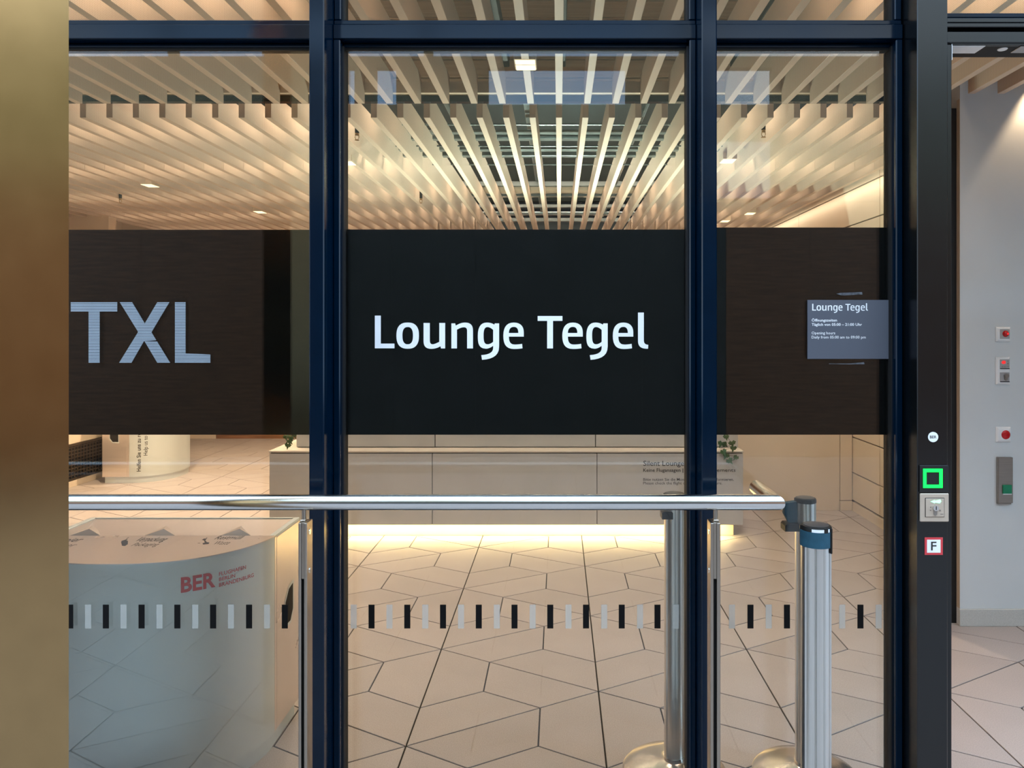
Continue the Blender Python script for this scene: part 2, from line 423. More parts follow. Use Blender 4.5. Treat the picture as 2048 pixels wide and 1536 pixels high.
for mir in (0, 1):
    for k, pl in enumerate(cellpolys):
        q = [((3*U - x) if mir else x, y) for x, y in pl]
        c = (sum(p[0] for p in q)/4, sum(p[1] for p in q)/4)
        q = inset(q, .0031); b = inset(q, .0022)
        m = MB()
        ql = [(x-c[0], y-c[1]) for x, y in q]; bl = [(x-c[0], y-c[1]) for x, y in b]
        m.add([(x, y, -.008) for x, y in ql] + [(x, y, -.0009) for x, y in ql] + [(x, y, 0) for x, y in bl],
              [(0,1,5,4),(1,2,6,5),(2,3,7,6),(3,0,4,7),(4,5,9,8),(5,6,10,9),(6,7,11,10),(7,4,8,11),(8,9,10,11)])
        protos[(mir, k)] = (c, m)
tmesh = {k: v[1].mesh('tile', M['tile']) for k, v in protos.items()}
tiles = []
for i in range(-14, 16):
    for j in range(-12, 8):
        mir = i % 2
        for k in range(6):
            (cx, cy), m = protos[(mir, k)]
            x, y = X0 + 3*U*i + cx, Y0 + P*j + cy
            if y > 10.75 or y < -4.6: continue
            if abs(x) > 7 or (y < 1.0 and abs(x) > 4.5): continue
            area_px = 0
            if y > 1.6:
                px, py = CX + F*x/y, CY + F*EH/y
                if -60 < px < 2108 and py < 1620: area_px = 1e6 / y**3
                if px < 120: area_px *= .01
            tiles.append((area_px, x, y, mir, k))
tiles.sort(reverse=True)
field = MB()
for n_, (a, x, y, mir, k) in enumerate(tiles):
    if n_ < 298 and a > 0:
        put('tile', tmesh[(mir, k)], floor, (x, y, 0))
    else:
        m = protos[(mir, k)][1]; field.add([(vx+x, vy+y, vz) for vx, vy, vz in m.v], m.f)
field.build('tile_field', M['tile'], floor, kind='stuff')

# ------------------------------------------------------------------ unseen hall wall behind the viewer, laid out and coloured for the reflections
wb_ = root('wall_hall', (0, -4.5, 0))
xx = -14.0
while xx < 13.9:
    w = 1.0
    MB().bbox(xx + .0015, xx + w - .0015, -4.62, -4.5, .0, 3.05, b=.001).build('panel', M['slate'] if -3.2 < xx < 1.4 else M['walnut'], wb_)  # slate span invented to darken the reflection in the middle film
    xx += w
xb = [-14, -2.62, -2.45, -2.2, -1.95, -.85, .8, 1.85, 2.55, 14]
for k, (a, b) in enumerate(zip(xb[:-1], xb[1:])):
    if k % 2 == 0: MB().bbox(a, b, -4.62, -4.5, 3.06, 4.80, b=.004).build('upper_panel', M['hallwall'], wb_)
    else:
        MB().bbox(a+.001, b-.001, -4.62, -4.5, 3.06, 4.22, b=.004).build('upper_panel', M['hallwall'], wb_)
        MB().bbox(a+.001, b-.001, -4.62, -4.5, 4.66, 4.80, b=.004).build('upper_panel', M['hallwall'], wb_)
MB().bbox(-14, 14, -4.62, -4.5, 5.24, 5.7, b=.004).build('added_upper_beam', M['hallwall'], wb_)  # unseen beam added to keep sky reflections out of the top lights
for k in range(10): MB().bbox(-13.9+3.07*k, -13.8+3.07*k, -4.61, -4.51, 4.80, 5.24, b=.004).build('added_window_post', M['hallwall'], wb_)  # posts in an added sky gap that reflects blue in the transoms
box('backing', M['joint'], wb_, -14, 14, -4.8, -4.63, 0, 4.2)
hs_ = wb_
MB().bbox(1.85, 2.5, -4.44, -4.40, 3.08, 3.75, b=.004).build('board', M['plastic'], hs_)
for x in (1.95, 2.4): MB().tube([(x, -4.42, 3.74), (x, -4.42, 4.0), (x, -4.49, 4.05)], .006, 8).build('hanger', M['pipe'], hs_)

# ------------------------------------------------------------------ room shell
ceiling = box('ceiling', M['plenum'], None, -6.1, 4.3, 2.3, 10.9, 3.75, 3.9, kind='structure')
wl_ = box('wall_left', M['panel'], None, -6.2, -6.1, 2.3, 10.9, -.01, 3.9, kind='structure')
wr0 = box('wall_far_right', M['panel'], None, 4.3, 4.4, 2.3, 10.9, -.01, 3.9, kind='structure')
wback = box('wall_back', M['walnut'], None, -4.78, 2.6, 10.6, 10.9, -.01, 2.70, kind='structure')
box('wall_back_upper', M['plenum'], None, -4.78, 2.6, 10.6, 10.9, 2.702, 3.75, kind='structure')
box('wall_back_left', M['panel'], None, -6.1, -4.785, 10.6, 10.9, -.01, 3.75, kind='structure')
# wall at the far left, ending the ceiling there
wfl = box('wall_recess', M['panel'], None, -6.1, -4.86, 8.2, 8.34, -.01, 3.0, kind='structure')
# outside face of the building left and right of the glazing, fascia above it
box('wall_front_left', M['post'], None, -6.2, -1.86, 2.2, 2.34, 0, 4.6, kind='structure')
box('wall_front_right', M['post'], None, 3.6, 4.4, 2.2, 2.34, 0, 4.6, kind='structure')
box('wall_front_top', M['post'], None, -1.86, 3.6, 2.2, 2.34, 3.7, 4.6, kind='structure')

# right side wall: cream panels with open joints
XW = 2.49
wr = box('wall_right', M['joint'], None, XW+.02, XW+.2, 4.7, 10.6, -.01, 2.95, kind='structure')
rows = [(.085, .32)] + [(.32 + .3*i, .62 + .3*i) for i in range(8)] + [(2.72, 2.93)]
ycols = [4.7, 5.9, 7.9, 9.9, 10.6]
for z0, z1 in rows:
    for a, b in zip(ycols[:-1], ycols[1:]):
        MB().bbox(XW, XW+.019, a+.004, b-.004, z0+.005, z1-.005, b=.002).build('panel', M['panel'], wr)
box('baseboard_right', M['panel'], None, XW-.004, XW+.019, 4.7, 6.44, 0, .075, kind='structure')

# partition across the room behind the bench
YB = 6.44
part = box('wall_partition', M['joint'], None, .92, XW-.004, YB+.015, YB+.16, -.01, 2.2, kind='structure')
xj = wx(1680, YB)
MB().bbox(.92, xj-.002, YB, YB+.0145, .0, 2.2, b=.002).build('panel', M['panel'], part)
MB().bbox(xj+.002, XW-.005, YB, YB+.0145, .085, 2.2, b=.002).build('panel', M['panel'], part)
MB().bbox(xj+.002, XW-.005, YB-.003, YB+.0145, .0, .080, b=.002).build('panel', M['panel'], part)
box('capping', M['panel'], part, .90, XW-.005, YB-.01, YB+.17, 2.2, 2.22)

# plaster block right of the open doorway
YP = 3.953; XP = 2.086
box('wall_doorway', M['plaster'], None, XP, 4.3, YP, 4.62, -.01, 3.3, kind='structure')
MB().bbox(XP-.008, 4.3, YP-.014, YP-.0005, 0, wz(1217, YP), b=.002).build('baseboard_doorway', M['skirt'], None, kind='structure')
MB().box(XP-.002, XP-.0005, YP+.0005, YP+.03, wz(1217, YP), 2.74).build('trim_3', M['plaster_edge'], None, kind='structure')
MB().box(1.90, XP-.001, YP+.034, 4.40, .0, 2.70).build('trim_4', M['gasket'], None, kind='structure')

# low cladding along the left wall with a ventilation grille
XL = -4.74
lowwall = box('wall_low_cladding', M['panel'], None, -6.1, XL, 4.6, 8.19, -.01, 1.25, kind='structure')
for ya, yb in ((4.6, 6.1), (6.1, 7.0), (7.0, 8.19)):
    MB().bbox(XL+.0005, XL+.012, ya+.003, yb-.003, .42, 1.25, b=.002).build('panel', M['panel'], lowwall)
MB().bbox(XL+.0005, XL+.014, 4.6, 8.19, 0, .062, b=.002).build('skirting', M['panel'], lowwall)
gr = thing('ventilation_grille', 'bronze lattice ventilation grille low in the cream wall left of the far bin', 'grille', (XL+.01, 7.0, .23))
box('backing', M['dark'], gr, XL+.0006, XL+.003, 6.3, 8.0, .075, .40)
g = MB()
g.box(XL+.003, XL+.018, 6.3, 8.0, .395, .412); g.box(XL+.003, XL+.018, 6.3, 8.0, .068, .08)
g.build('frame', M['grille'], gr)
hb = MB().box(XL+.005, XL+.013, 6.3, 8.0, -.003, .003).mesh('bar', M['grille'])
for k in range(9): put('bar', hb, gr, tuple(Vector((0, 0, .11+.034*k)) - gr.location))
vb = MB().box(XL+.004, XL+.014, -.004, .004, .08, .395).mesh('bar', M['grille'])
for k in range(34): put('bar', vb, gr, tuple(Vector((0, 6.34+.049*k, 0)) - gr.location))

# ------------------------------------------------------------------ slatted ceiling
ZS, DS, HW = 2.74, .15, .0175
def slat_mesh(L): return MB().bbox(-HW, HW, -L/2, L/2, 0, DS, b=.0012).mesh('slat', M['perf'])
near_a, near_b = slat_mesh(4.04-2.37), slat_mesh(3.87-2.37)
for k in range(-34, 24):
    x = k*.15
    if x > 2.05: put('slat', near_b, ceiling, (x, (2.37+3.87)/2, ZS))
    else: put('slat', near_a, ceiling, (x, (2.37+4.04)/2, ZS))
segs = [(4.31, 5.74), (5.742, 8.10), (8.102, 10.5)]
segm = [slat_mesh(b-a) for a, b in segs]
short = slat_mesh(8.18-5.742)
for k in range(-36, 17):
    x = k*.15
    if x < -4.95:
        put('slat', segm[0], ceiling, (x, (4.31+5.74)/2, ZS)); put('slat', short, ceiling, (x, (5.742+8.18)/2, ZS)); continue
    for (a, b), me in zip(segs, segm): put('slat', me, ceiling, (x, (a+b)/2, ZS))
# end profile of the near field, dark bulkhead and boards between the two fields
box('end_profile', M['profile'], ceiling, -5.2, 2.1, 4.045, 4.075, 2.80, 2.86)
box('bulkhead', M['frame'], ceiling, -5.4, 2.08, 4.16, 4.20, 2.787, 2.82)
for k in range(5):
    MB().bbox(-5.4, 2.08, 4.17, 4.20, 2.823+.1*k, 2.918+.1*k, b=.004).build('board', M['board'], ceiling)
for k in range(9):
    MB().bbox(-5.4, 3.6, 2.36+.2*k, 2.545+.2*k, 3.16, 3.19, b=.004).build('board', M['board'], ceiling)
for k, (x, w) in enumerate(((-.52, .05), (-.30, .04), (-.01, .045), (.9, .05))):
    MB().bbox(x, x+w, 2.4, 4.0, 2.92, 2.98, b=.004).build('track', M['gasket'], ceiling)
# services in the void above the far field
def cross(y, z, h, d=.06, x0=-1.5, x1=1.5, mat='pipe', name='cable_tray'):
    MB().bbox(x0, x1, y, y+d, z, z+h, b=.004).build(name, M[mat], ceiling)
def rowz(py, y): return wz(py, y)
for py, y, h in ((265, 5.2, .02), (278, 5.3, .035), (300, 5.6, .035), (312, 5.75, .03), (372, 7.6, .05), (386, 7.9, .05), (393, 8.1, .05), (415, 8.8, .04), (430, 9.3, .04), (443, 9.8, .05)):
    cross(y, wz(py, y), h)
for py, y in ((249, 5.0), (292, 5.5), (329, 6.2), (425, 9.0)):
    z = wz(py, y); MB().tube([(-1.6, y, z), (1.6, y, z)], .006, 8).build('pipe', M['pipe'], ceiling, smooth=True)
box('duct', M['board'], ceiling, -1.5, 1.5, 7.7, 7.85, wz(381, 7.7), wz(381, 7.7)+.05)
bbox('cable_tray', M['pipe'], ceiling, -.235, -.185, 4.5, 9.8, 3.02, 3.07)
bbox('cable_tray', M['pipe'], ceiling, -.75, -.72, 4.5, 9.8, 3.0, 3.04)
bbox('cable_tray', M['pipe'], ceiling, .56, .58, 4.4, 9.8, 2.98, 3.02)
box('soffit', M['plenum'], ceiling, -6.1, 4.3, 4.21, 10.6, 3.42, 3.45)

# ------------------------------------------------------------------ glazed front: posts, transoms, windows
YG = 2.295                      # glass
def frame_box(name, parent, x0, x1, y0, y1, z0, z1, mat='frame', b=.003):
    return MB().bbox(x0, x1, y0, y1, z0, z1, b=b).build(name, M[mat], parent)
ZT = 3.698
t1 = frame_box('trim_1', None, wx(618,2.165), wx(648,2.165), 2.165, 2.345, 0, ZT, 'frame'); t1['kind'] = 'structure'
t2 = frame_box('trim_2', None, wx(1403.5,2.165), wx(1434,2.165), 2.165, 2.345, 0, ZT, 'frame'); t2['kind'] = 'structure'
XM0, XM1 = wx(648,2.165)+.0005, wx(1403.5,2.165)-.0005        # middle bay
XL0, XL1 = -1.858, wx(618,2.165)-.0005
XR0, XR1 = wx(1434,2.165)+.0005, 1.0185

def bay(name, x0, x1, jl, jr, film_px=None):
    """a glazed bay: sash, pane, transom, top light; jl / jr = visible stile widths"""
    w = root(name, ((x0+x1)/2, YG, 0))
    # stiles and rails of the lower light
    frame_box('stile', w, x0, x0+jl, 2.25, 2.34, 0, 2.404)
    frame_box('stile', w, x1-jr, x1, 2.25, 2.34, 0, 2.404)
    frame_box('bottom_rail', w, x0+jl, x1-jr, 2.255, 2.34, 0.0, .09)
    frame_box('top_rail', w, x0+jl, x1-jr, 2.283, 2.34, 2.393, 2.403)
    MB().box(x0+jl, x0+jl+.0045, 2.275, 2.32, .09, 2.393).box(x1-jr-.0045, x1-jr, 2.275, 2.32, .09, 2.393).box(x0+jl, x1-jr, 2.29, 2.32, 2.386, 2.393).build('gasket', M['gasket'], w)
    frame_box('transom', w, x0, x1, 2.25, 2.34, 2.405, 2.4485, b=.0022)
    frame_box('sill', w, x0, x1, 2.258, 2.34, 2.4495, 2.4635, b=.0022)
    frame_box('stile', w, x0, x0+jl, 2.258, 2.34, 2.464, ZT); frame_box('stile', w, x1-jr, x1, 2.258, 2.34, 2.464, ZT)
    MB().box(x0+jl, x0+jl+.005, 2.275, 2.32, 2.464, ZT).box(x1-jr-.005, x1-jr, 2.275, 2.32, 2.464, ZT).build('gasket', M['gasket'], w)
    box('pane', M['glass'], w, x0+jl+.001, x1-jr-.001, YG, YG+.010, .085, 2.392)
    box('pane', M['glass'], w, x0+jl+.001, x1-jr-.001, YG, YG+.010, 2.464, ZT)
    return w
win_l = bay('window_1', XL0, XL1, .05, .004)
door_m = bay('door_1', XM0, XM1, .0205, .0195)
win_r = bay('window_2', XR0, XR1, .004, .0205)
YF = YG + .0115
def film(w, x0, x1, pt, pb):
    return box('window_film', M['film'], w, x0, x1, YF, YF+.001, wz(pb, YF), wz(pt, YF))
f_l = film(win_l, XL0+.052, XL1-.005, 459.5, 869.5)
f_m = film(door_m, XM0+.0215, XM1-.0205, 459, 869.5)
f_r = film(win_r, XR0+.005, XR1-.022, 455, 869.5)
YL = YG - .0012
lounge_tegel(f_m, 749.7, 1296.6, 631.2, 696.6, YL, M['white'])
# striped TXL
def span(c, y):                          # intersections of row y with polygon c -> list of (x0, x1)
    xs = []
    for i in range(len(c)):
        (xa, ya), (xb, yb) = c[i], c[(i+1) % len(c)]
        if (ya <= y < yb) or (yb <= y < ya): xs.append(xa + (y-ya)/(yb-ya)*(xb-xa))
    xs.sort(); return list(zip(xs[::2], xs[1::2]))
txl = {'T': [(76,97),(690,97),(690,218),(458,218),(458,900),(311,900),(311,218),(76,218)],
       'X': [(724,97),(888,97),(1054,375),(1218,97),(1378,97),(1142,492),(1392,900),(1222,900),(1046,604),(876,900),(712,900),(966,488)],
       'L': [(1452,97),(1593,97),(1593,776),(1920,776),(1920,900),(1452,900)]}
for ch, poly in txl.items():
    m = MB(); n_str = 51; pitch = 803/n_str
    for k in range(n_str):
        ya = 97 + k*pitch; yb = ya + pitch*.58
        for (a0, a1), (b0, b1) in zip(span(poly, ya+.01), span(poly, yb)):
            q = [(a0, ya), (a1, ya), (b1, yb), (b0, yb)]
            m.add([(wx(130+x/6.606, YL), YL, wz(590+y/6.606, YL)) for x, y in q], [(0,1,2,3)])
    m.build('lettering', M['stripe'], f_l)
# safety markers along the glass
def marker(w, px, mat):
    MB().box(wx(px-6, YL), wx(px+6, YL), YL, YL+.001, wz(1257, YL), wz(1209.5, YL)).build('safety_marker', M[mat], w)
for px in (-4, 68, 140, 211.5, 283, 354.5, 426, 498, 569.5): marker(win_l, px, 'film')
for px in (-40, 32, 104, 176, 247, 319, 390.5, 462, 534): marker(win_l, px, 'frost')
for k in range(9): marker(door_m, 743 + 71.5*k, 'film')
for k in range(10): marker(door_m, 707.3 + 71.6*k, 'frost')
for px in (1501, 1574, 1647, 1721): marker(win_r, px, 'film')
for px in (1464, 1537.5, 1611, 1684.5, 1757.5): marker(win_r, px, 'frost')

# post with the controls, jamb and head of the open doorway
PX0, PX1 = wx(1834.5, 2.165), wx(1895.5, 2.165)
t5 = frame_box('trim_5', None, PX0, PX1, 2.165, 2.345, 0, ZT, 'post', b=.002); t5['kind'] = 'structure'
t6 = frame_box('trim_6', None, PX1+.0005, 1.162, 2.248, 2.345, 0, 2.388, 'post', b=.002); t6['kind'] = 'structure'
head = frame_box('door_2', None, PX1+.0005, 3.599, 2.25, 2.36, wz(86,2.25), wz(62,2.25), 'post'); head['kind'] = 'structure'
frame_box('head_strip', head, PX1+.0005, 3.599, 2.252, 2.36, wz(45,2.252), wz(35.5,2.252), 'post', b=.002)
frame_box('head_strip', head, PX1+.0005, 3.599, 2.25, 2.36, wz(54,2.25), wz(45.5,2.25), 'post', b=.002)
frame_box('head_strip', head, PX1+.0005, 3.599, 2.258, 2.36, wz(35,2.258), wz(26,2.258), 'frame', b=.002)
box('head_recess', M['gasket'], head, PX1+.0005, 3.599, 2.28, 2.36, wz(61,2.25), wz(54.5,2.25))
frame_box('lower_strip', head, 1.1625, 3.599, 2.252, 2.27, 2.3885, 2.3915, 'post', b=.0008)
box('soffit', M['gasket'], head, 1.1625, 3.599, 2.272, 2.36, 2.389, 2.3915)
bbox('cover_plate', M['plastic'], head, 1.168, 1.268, 2.258, 2.318, 2.3855, 2.3885, b=.001)
MB().lathe(1.335, 2.288, [(.012, 2.3855), (.014, 2.387), (.014, 2.3885)], 20).build('sensor', M['plastic'], head, smooth=True)
bbox('cover_plate', M['greyplate'], head, 1.375, 1.43, 2.262, 2.315, 2.3855, 2.3885, b=.001)
box('pane', M['glass'], head, PX1+.0005, 3.599, YG, YG+.01, wz(25.5,2.258), ZT)
box('edge_strip', M['plastic'], head, 1.1622, 1.1640, 2.2485, 2.2545, wz(120,2.25), 2.3885)

# ------------------------------------------------------------------ brass-coloured column in front
colx = wx(137.5, 1.5)
column = MB().prism([(-1.16, 1.5), (colx, 1.5), (-1.05, 1.62), (-1.16, 1.62)], 0, 4.6).build('column', M['brass'], None, kind='structure')

# ------------------------------------------------------------------ handrail
YR, ZR, RR = 2.05, wz(1004.5, 2.05), .0212
XE = wx(1566, YR) - RR
rail = thing('handrail', 'polished steel tube handrail crossing in front of the glass doors', 'handrail', (-.13, YR, 0))
m = MB().tube([(-3.0, YR, ZR), (XE, YR, ZR), (XE, 2.243, ZR)], RR, 32)
m.build('rail_tube', M['rail'], rail, smooth=True)
def rail_post(pxl, pxr, slot, pin):
    y0, y1 = 2.02, 2.067; x0, x1 = wx(pxl, y0), wx(pxr, y0); zt = wz(1046.5, y0); s0, s1 = wx(slot[0], y0), wx(slot[1], y0)
    zs = wz(1159, y0)
    m = MB().bbox(x0, s0, y0, y1, .01, zt, b=.0012).bbox(s1, x1, y0, y1, .01, zt, b=.0012).bbox(s0, s1, y0+.004, y1, zs, zt, b=.0006)
    o = m.build('post', M['steel_post'], rail)
    box('slot', M['dark'], o, s0, s1, y0+.016, y1-.002, .01, zs-.0006)
    MB().lathe((x0+x1)/2, (y0+y1)/2, [(.055, 0), (.055, .008), (.05, .0099)], 28).build('floor_plate', M['steel_post'], o, smooth=True)
    xp = wx(pin, YR); MB().tube([(xp, YR, zt-.002), (xp, YR, ZR-RR+.003)], .0055, 12).build('pin', M['steel_post'], o, smooth=True)
    bbox('saddle', M['rail'], o, xp-.007, xp+.007, YR-.012, YR+.008, zt+.0002, zt+.004, b=.001)
    side = x1 if x0 < 0 else x0; sg = 1 if x0 < 0 else -1
    for zz in (1063, 1140):
        z = wz(zz, 2.045); n = 14
        vs = [(side + sg*.0012, 2.044+.0065*math.cos(2*PI*k/n), z+.0075*math.sin(2*PI*k/n)) for k in range(n)] + [(side - sg*.001, 2.044+.0075*math.cos(2*PI*k/n), z+.0085*math.sin(2*PI*k/n)) for k in range(n)]
        MB().add(vs, [tuple(range(n))] + [(i, (i+1)%n, n+(i+1)%n, n+i) for i in range(n)]).build('screw', M['rail'], o)
rail_post(596.5, 613.8, (602, 607.6), 608)
rail_post(1421.3, 1441, (1427.6, 1434), 1431)

# ------------------------------------------------------------------ stanchions
def groove_prof(r, n=64, grooves=(), gw=.10, gd=.0035):
    out = []
    for k in range(n):
        a = 2*PI*k/n; rr = r
        for ga in grooves:
            if abs((a-ga+PI) % (2*PI) - PI) < gw/2: rr = r-gd
        out.append((rr*math.cos(a), rr*math.sin(a)))
    return out
def stanchion(label, x, y, r, h, baser, grooves):
    t = thing('belt_stanchion', label, 'stanchion', (x, y, 0), 'stanchions by the glass doors')
    prof = [(x+px, y+py) for px, py in groove_prof(r, 72, grooves)]
    MB().prism(prof, .028, h-.016).build('post', M['alu'], t, smooth=True)
    b = MB().lathe(x, y, [(baser, 0), (baser, .006), (baser*.96, .011), (baser*.72, .021), (baser*.45, .030), (r*1.25, .038), (r*1.06, .042), (r*1.06, .055)], 56)
    b.build('base', M['base'], t, smooth=True)
    c = MB().lathe(x, y, [(r*.99, h-.016), (r*1.03, h-.015), (r*1.03, h-.006), (r*.97, h-.001), (r*.90, h-.0005)], 40)
    cap = c.build('cap', M['cap'], t, smooth=True)
    MB().lathe(x, y, [(r*.84, h-.001), (r*.84, h+.0006), (r*.80, h+.001)], 36).build('cap_disc', M['captop'], cap, smooth=True)
    for a in (math.radians(50), math.radians(170), math.radians(290)):
        ca, sa = math.cos(a), math.sin(a); q = []
        for u, v in ((-.35, .9), (.35, .9), (.28, 1.07), (-.28, 1.07)):
            q.append((x + r*(v*ca - u*.5*sa), y + r*(v*sa + u*.5*ca)))
        MB().prism(q, h-.014, h-.002).build('cap_lug', M['cap'], cap)
    return t
def belt_end(t, pxa, pxb, x, y, r, ztop, zbot, zb0, zb1):
    """folded belt end hanging at the side of a post with its clip below"""
    xa, xb = wx(pxa, y), x - r*.9
    q = [(xa, ztop), (xb, ztop+.006), (xb, zbot), (xa+.012, zbot), (xa-.004, zbot+.03)]
    MB().prism_y(q, y-.012, y+.012).build('belt', M['belt'], t)
    xc0 = xa-.008
    c = [(xc0, zb0), (xb+.022, zb0), (xb+.022, zb1-.004), (xb+.018, zb1), (xc0+.006, zb1), (xc0, zb1-.006)]
    MB().prism_y(c, y-r*1.0, y+.018).build('belt_clip', M['cap'], t)
Y2 = 2.63; x2 = wx(1611, Y2); h2 = wz(995, Y2)
s2 = stanchion('silver belt stanchion standing behind the glass, right of the handrail end', x2, Y2, .035, h2, .18, [math.radians(a) for a in (255, 275, 200, 20, 100)])
belt_end(s2, 1569, 0, x2, Y2, .035, wz(1005, Y2), wz(1044, Y2), wz(1058, Y2), wz(1043.5, Y2))
Y1 = 2.66; x1 = wx(1348.5, Y1); h1 = wz(986, Y1)
s1 = stanchion('silver belt stanchion behind the glass door, its top hidden by the handrail', x1, Y1, .035, h1, .18, [math.radians(a) for a in (215, 325, 100)])
belt_end(s1, 1326, 0, x1, Y1, .035, wz(998, Y1), wz(1020, Y1), wz(1034, Y1), wz(1019, Y1))
Y3 = 2.105; x3 = wx(1632, Y3); h3 = wz(1049, Y3); r3 = .0405
s3 = stanchion('thick silver belt stanchion in front of the glass with blue belt round its head', x3, Y3, r3, h3, .155, [math.radians(a) for a in (250, 285, 318, 330, 210)])
# belt wrapped round the head
def band(x, y, r, a0, a1, z0, z1, t=.0025, n=26):
    vs, fs = [], []
    for k in range(n+1):
        a = a0 + (a1-a0)*k/n
        for rr, z in ((r, z0), (r+t, z0), (r+t, z1), (r, z1)): vs.append((x+rr*math.cos(a), y+rr*math.sin(a), z))
    for k in range(n):
        for j in range(4): fs.append((k*4+j, k*4+(j+1)%4, (k+1)*4+(j+1)%4, (k+1)*4+j))
    fs += [(0,1,2,3), (n*4+3, n*4+2, n*4+1, n*4)]
    return MB().add(vs, fs)
R = math.radians
band(x3, Y3, r3+.0003, R(150), R(315), wz(1098, 2.065), wz(1066, 2.065)).build('belt', M['belt'], s3, smooth=True)
band(x3, Y3, r3+.0003, R(236), R(309), wz(1067, 2.065), wz(1060, 2.065), .0012).build('label_band', M['plastic'], s3, smooth=True)
xs_ = x3 + r3*math.cos(R(316)); ys_ = Y3 + r3*math.sin(R(316))
bbox('belt_clip', M['cap'], s3, xs_-.001, xs_+.0045, ys_-.006, ys_+.012, wz(1106, 2.08), wz(1056, 2.08), b=.001)

# ------------------------------------------------------------------ recycling bins
BW, BD, BB, BH = .42, .27, .335, .785        # half width, side depth, bulge, height
def bulge(t): return BB * max(0.0, 1 - abs(t)**2.5)**.58
prof = []
NB = 48
for k in range(NB+1):
    t = -math.cos(PI*k/NB)
    prof.append((t*BW, -BD - bulge(t)))
arc = [0.0]
for a, b in zip(prof[:-1], prof[1:]): arc.append(arc[-1] + math.hypot(b[0]-a[0], b[1]-a[1]))
def on_arc(s, off=.0015):
    s = min(max(s, 0), arc[-1]-1e-6)
    for k in range(NB):
        if arc[k+1] >= s:
            u = (s-arc[k])/(arc[k+1]-arc[k]); x = prof[k][0]+(prof[k+1][0]-prof[k][0])*u; y = prof[k][1]+(prof[k+1][1]-prof[k][1])*u
            dx, dy = prof[k+1][0]-prof[k][0], prof[k+1][1]-prof[k][1]; L = math.hypot(dx, dy)
            return x + dy/L*off, y - dx/L*off
def arc_at_x(x):
    for k in range(NB):
        if prof[k+1][0] >= x: return arc[k] + (arc[k+1]-arc[k])*(x-prof[k][0])/(prof[k+1][0]-prof[k][0])
    return arc[-1]
def bin_unit(label, origin):
    """local frame: back in the plane y = 0, curved front towards -y"""
    t = thing('recycling_bin', label, 'bin', (0, 0, 0), 'steel recycling bins')
    n = len(prof)
    # curved front sheet (with inner thickness)
    m = MB(); vs = []
    for x, y in prof: vs += [(x, y, .062), (x, y, BH-.003)]
    inner = [(x*.985, y+.006) for x, y in prof]
    for x, y in inner: vs += [(x, y, .062), (x, y, BH-.003)]
    fs = [(2*i, 2*i+2, 2*i+3, 2*i+1) for i in range(n-1)] + [(2*n+2*i+1, 2*n+2*i+3, 2*n+2*i+2, 2*n+2*i) for i in range(n-1)]
    fs += [(2*i+1, 2*i+3, 2*n+2*i+3, 2*n+2*i+1) for i in range(n-1)] + [(2*n+2*i, 2*n+2*i+2, 2*i+2, 2*i) for i in range(n-1)]
    m.add(vs, fs).build('front_panel', M['bin_body'], t, smooth=True)
    # plinth
    pl = [(x*.965, y*.965-.01) for x, y in prof] + [(BW*.965, -.02), (-BW*.965, -.02)]
    MB().prism(pl, 0, .06).build('plinth', M['bin_body'], t, smooth=True)
    for sg in (1, -1):
        xa, xb = sorted((sg*BW, sg*(BW-.015)))
        sp = MB().bbox(xa, xb, -BD+.022, -.0005, .062, BH-.012, b=.0015).build('side_panel', M['bin_top'], t)
        xa, xb = sorted((sg*BW, sg*(BW-.012)))
        MB().bbox(xa, xb, -BD+.001, -BD+.021, .062, BH-.003, b=.0012).build('corner_profile', M['bin_top'], t)
        hx = sg*BW
        hexa = [(-.165, .50), (-.125, .545), (-.075, .555), (-.075, .445), (-.105, .405), (-.165, .405)]
        def side(off, k): return [(hx + sg*off, -.12+(y+.12)*k, .475+(z-.475)*k) for y, z in hexa]
        MB().add(side(.0012, 1.08) + side(.0012, .92), [(i, (i+1)%6, 6+(i+1)%6, 6+i) for i in range(6)]).build('handle_rim', M['bin_body'], sp)
        MB().add(side(.0008, .92), [tuple(range(6))]).build('handle_recess', M['dark'], sp)
    MB().bbox(-BW+.015, BW-.015, -.014, -.0005, .062, BH-.004, b=.0015).build('back_panel', M['bin_body'], t)
    # front flange with printed symbols, a touch inclined
    fl = [(x*1.004, y*1.002-.001) for x, y in prof]
    MB().prism(fl, BH-.003, BH).build('flange', M['bin_top'], t)
    # sloping trough behind it, rims
    MB().add([(-BW+.02, -.012, BH-.004), (BW-.02, -.012, BH-.004), (BW-.06, -BD+.006, BH-.10), (-BW+.06, -BD+.006, BH-.10)], [(0,1,2,3)]).build('trough', M['bin_top'], t)
    for sg in (1, -1):
        MB().add([(sg*(BW-.02), -.012, BH-.004), (sg*(BW-.02), -BD+.006, BH-.004), (sg*(BW-.06), -BD+.006, BH-.10)], [(0,1,2)]).build('trough_cheek', M['bin_top'], t)
        xa, xb = sorted((sg*BW, sg*(BW-.021)))
        MB().bbox(xa, xb, -BD+.001, 0, BH-.0115, BH, b=.0015).build('side_rim', M['bin_body'], t)
    MB().bbox(-BW+.022, BW-.022, -.012, 0, BH-.0035, BH, b=.001).build('back_rim', M['bin_body'], t)
    for cxh in (-.28, .0-.005, .275):
        w = .058
        vs = [(cxh-w, -BD+.004, BH-.002), (cxh+w, -BD+.004, BH-.002), (cxh+.006, -BD+.075, BH-.001), (cxh+.012, -BD+.010, BH+.022), (cxh-.004, -BD+.06, BH+.020)]
        MB().add(vs, [(0,3,4), (3,1,2), (3,2,4), (0,4,2), (0,1,3)]).build('inlet_hood', M['bin_hood'], t)
    return t
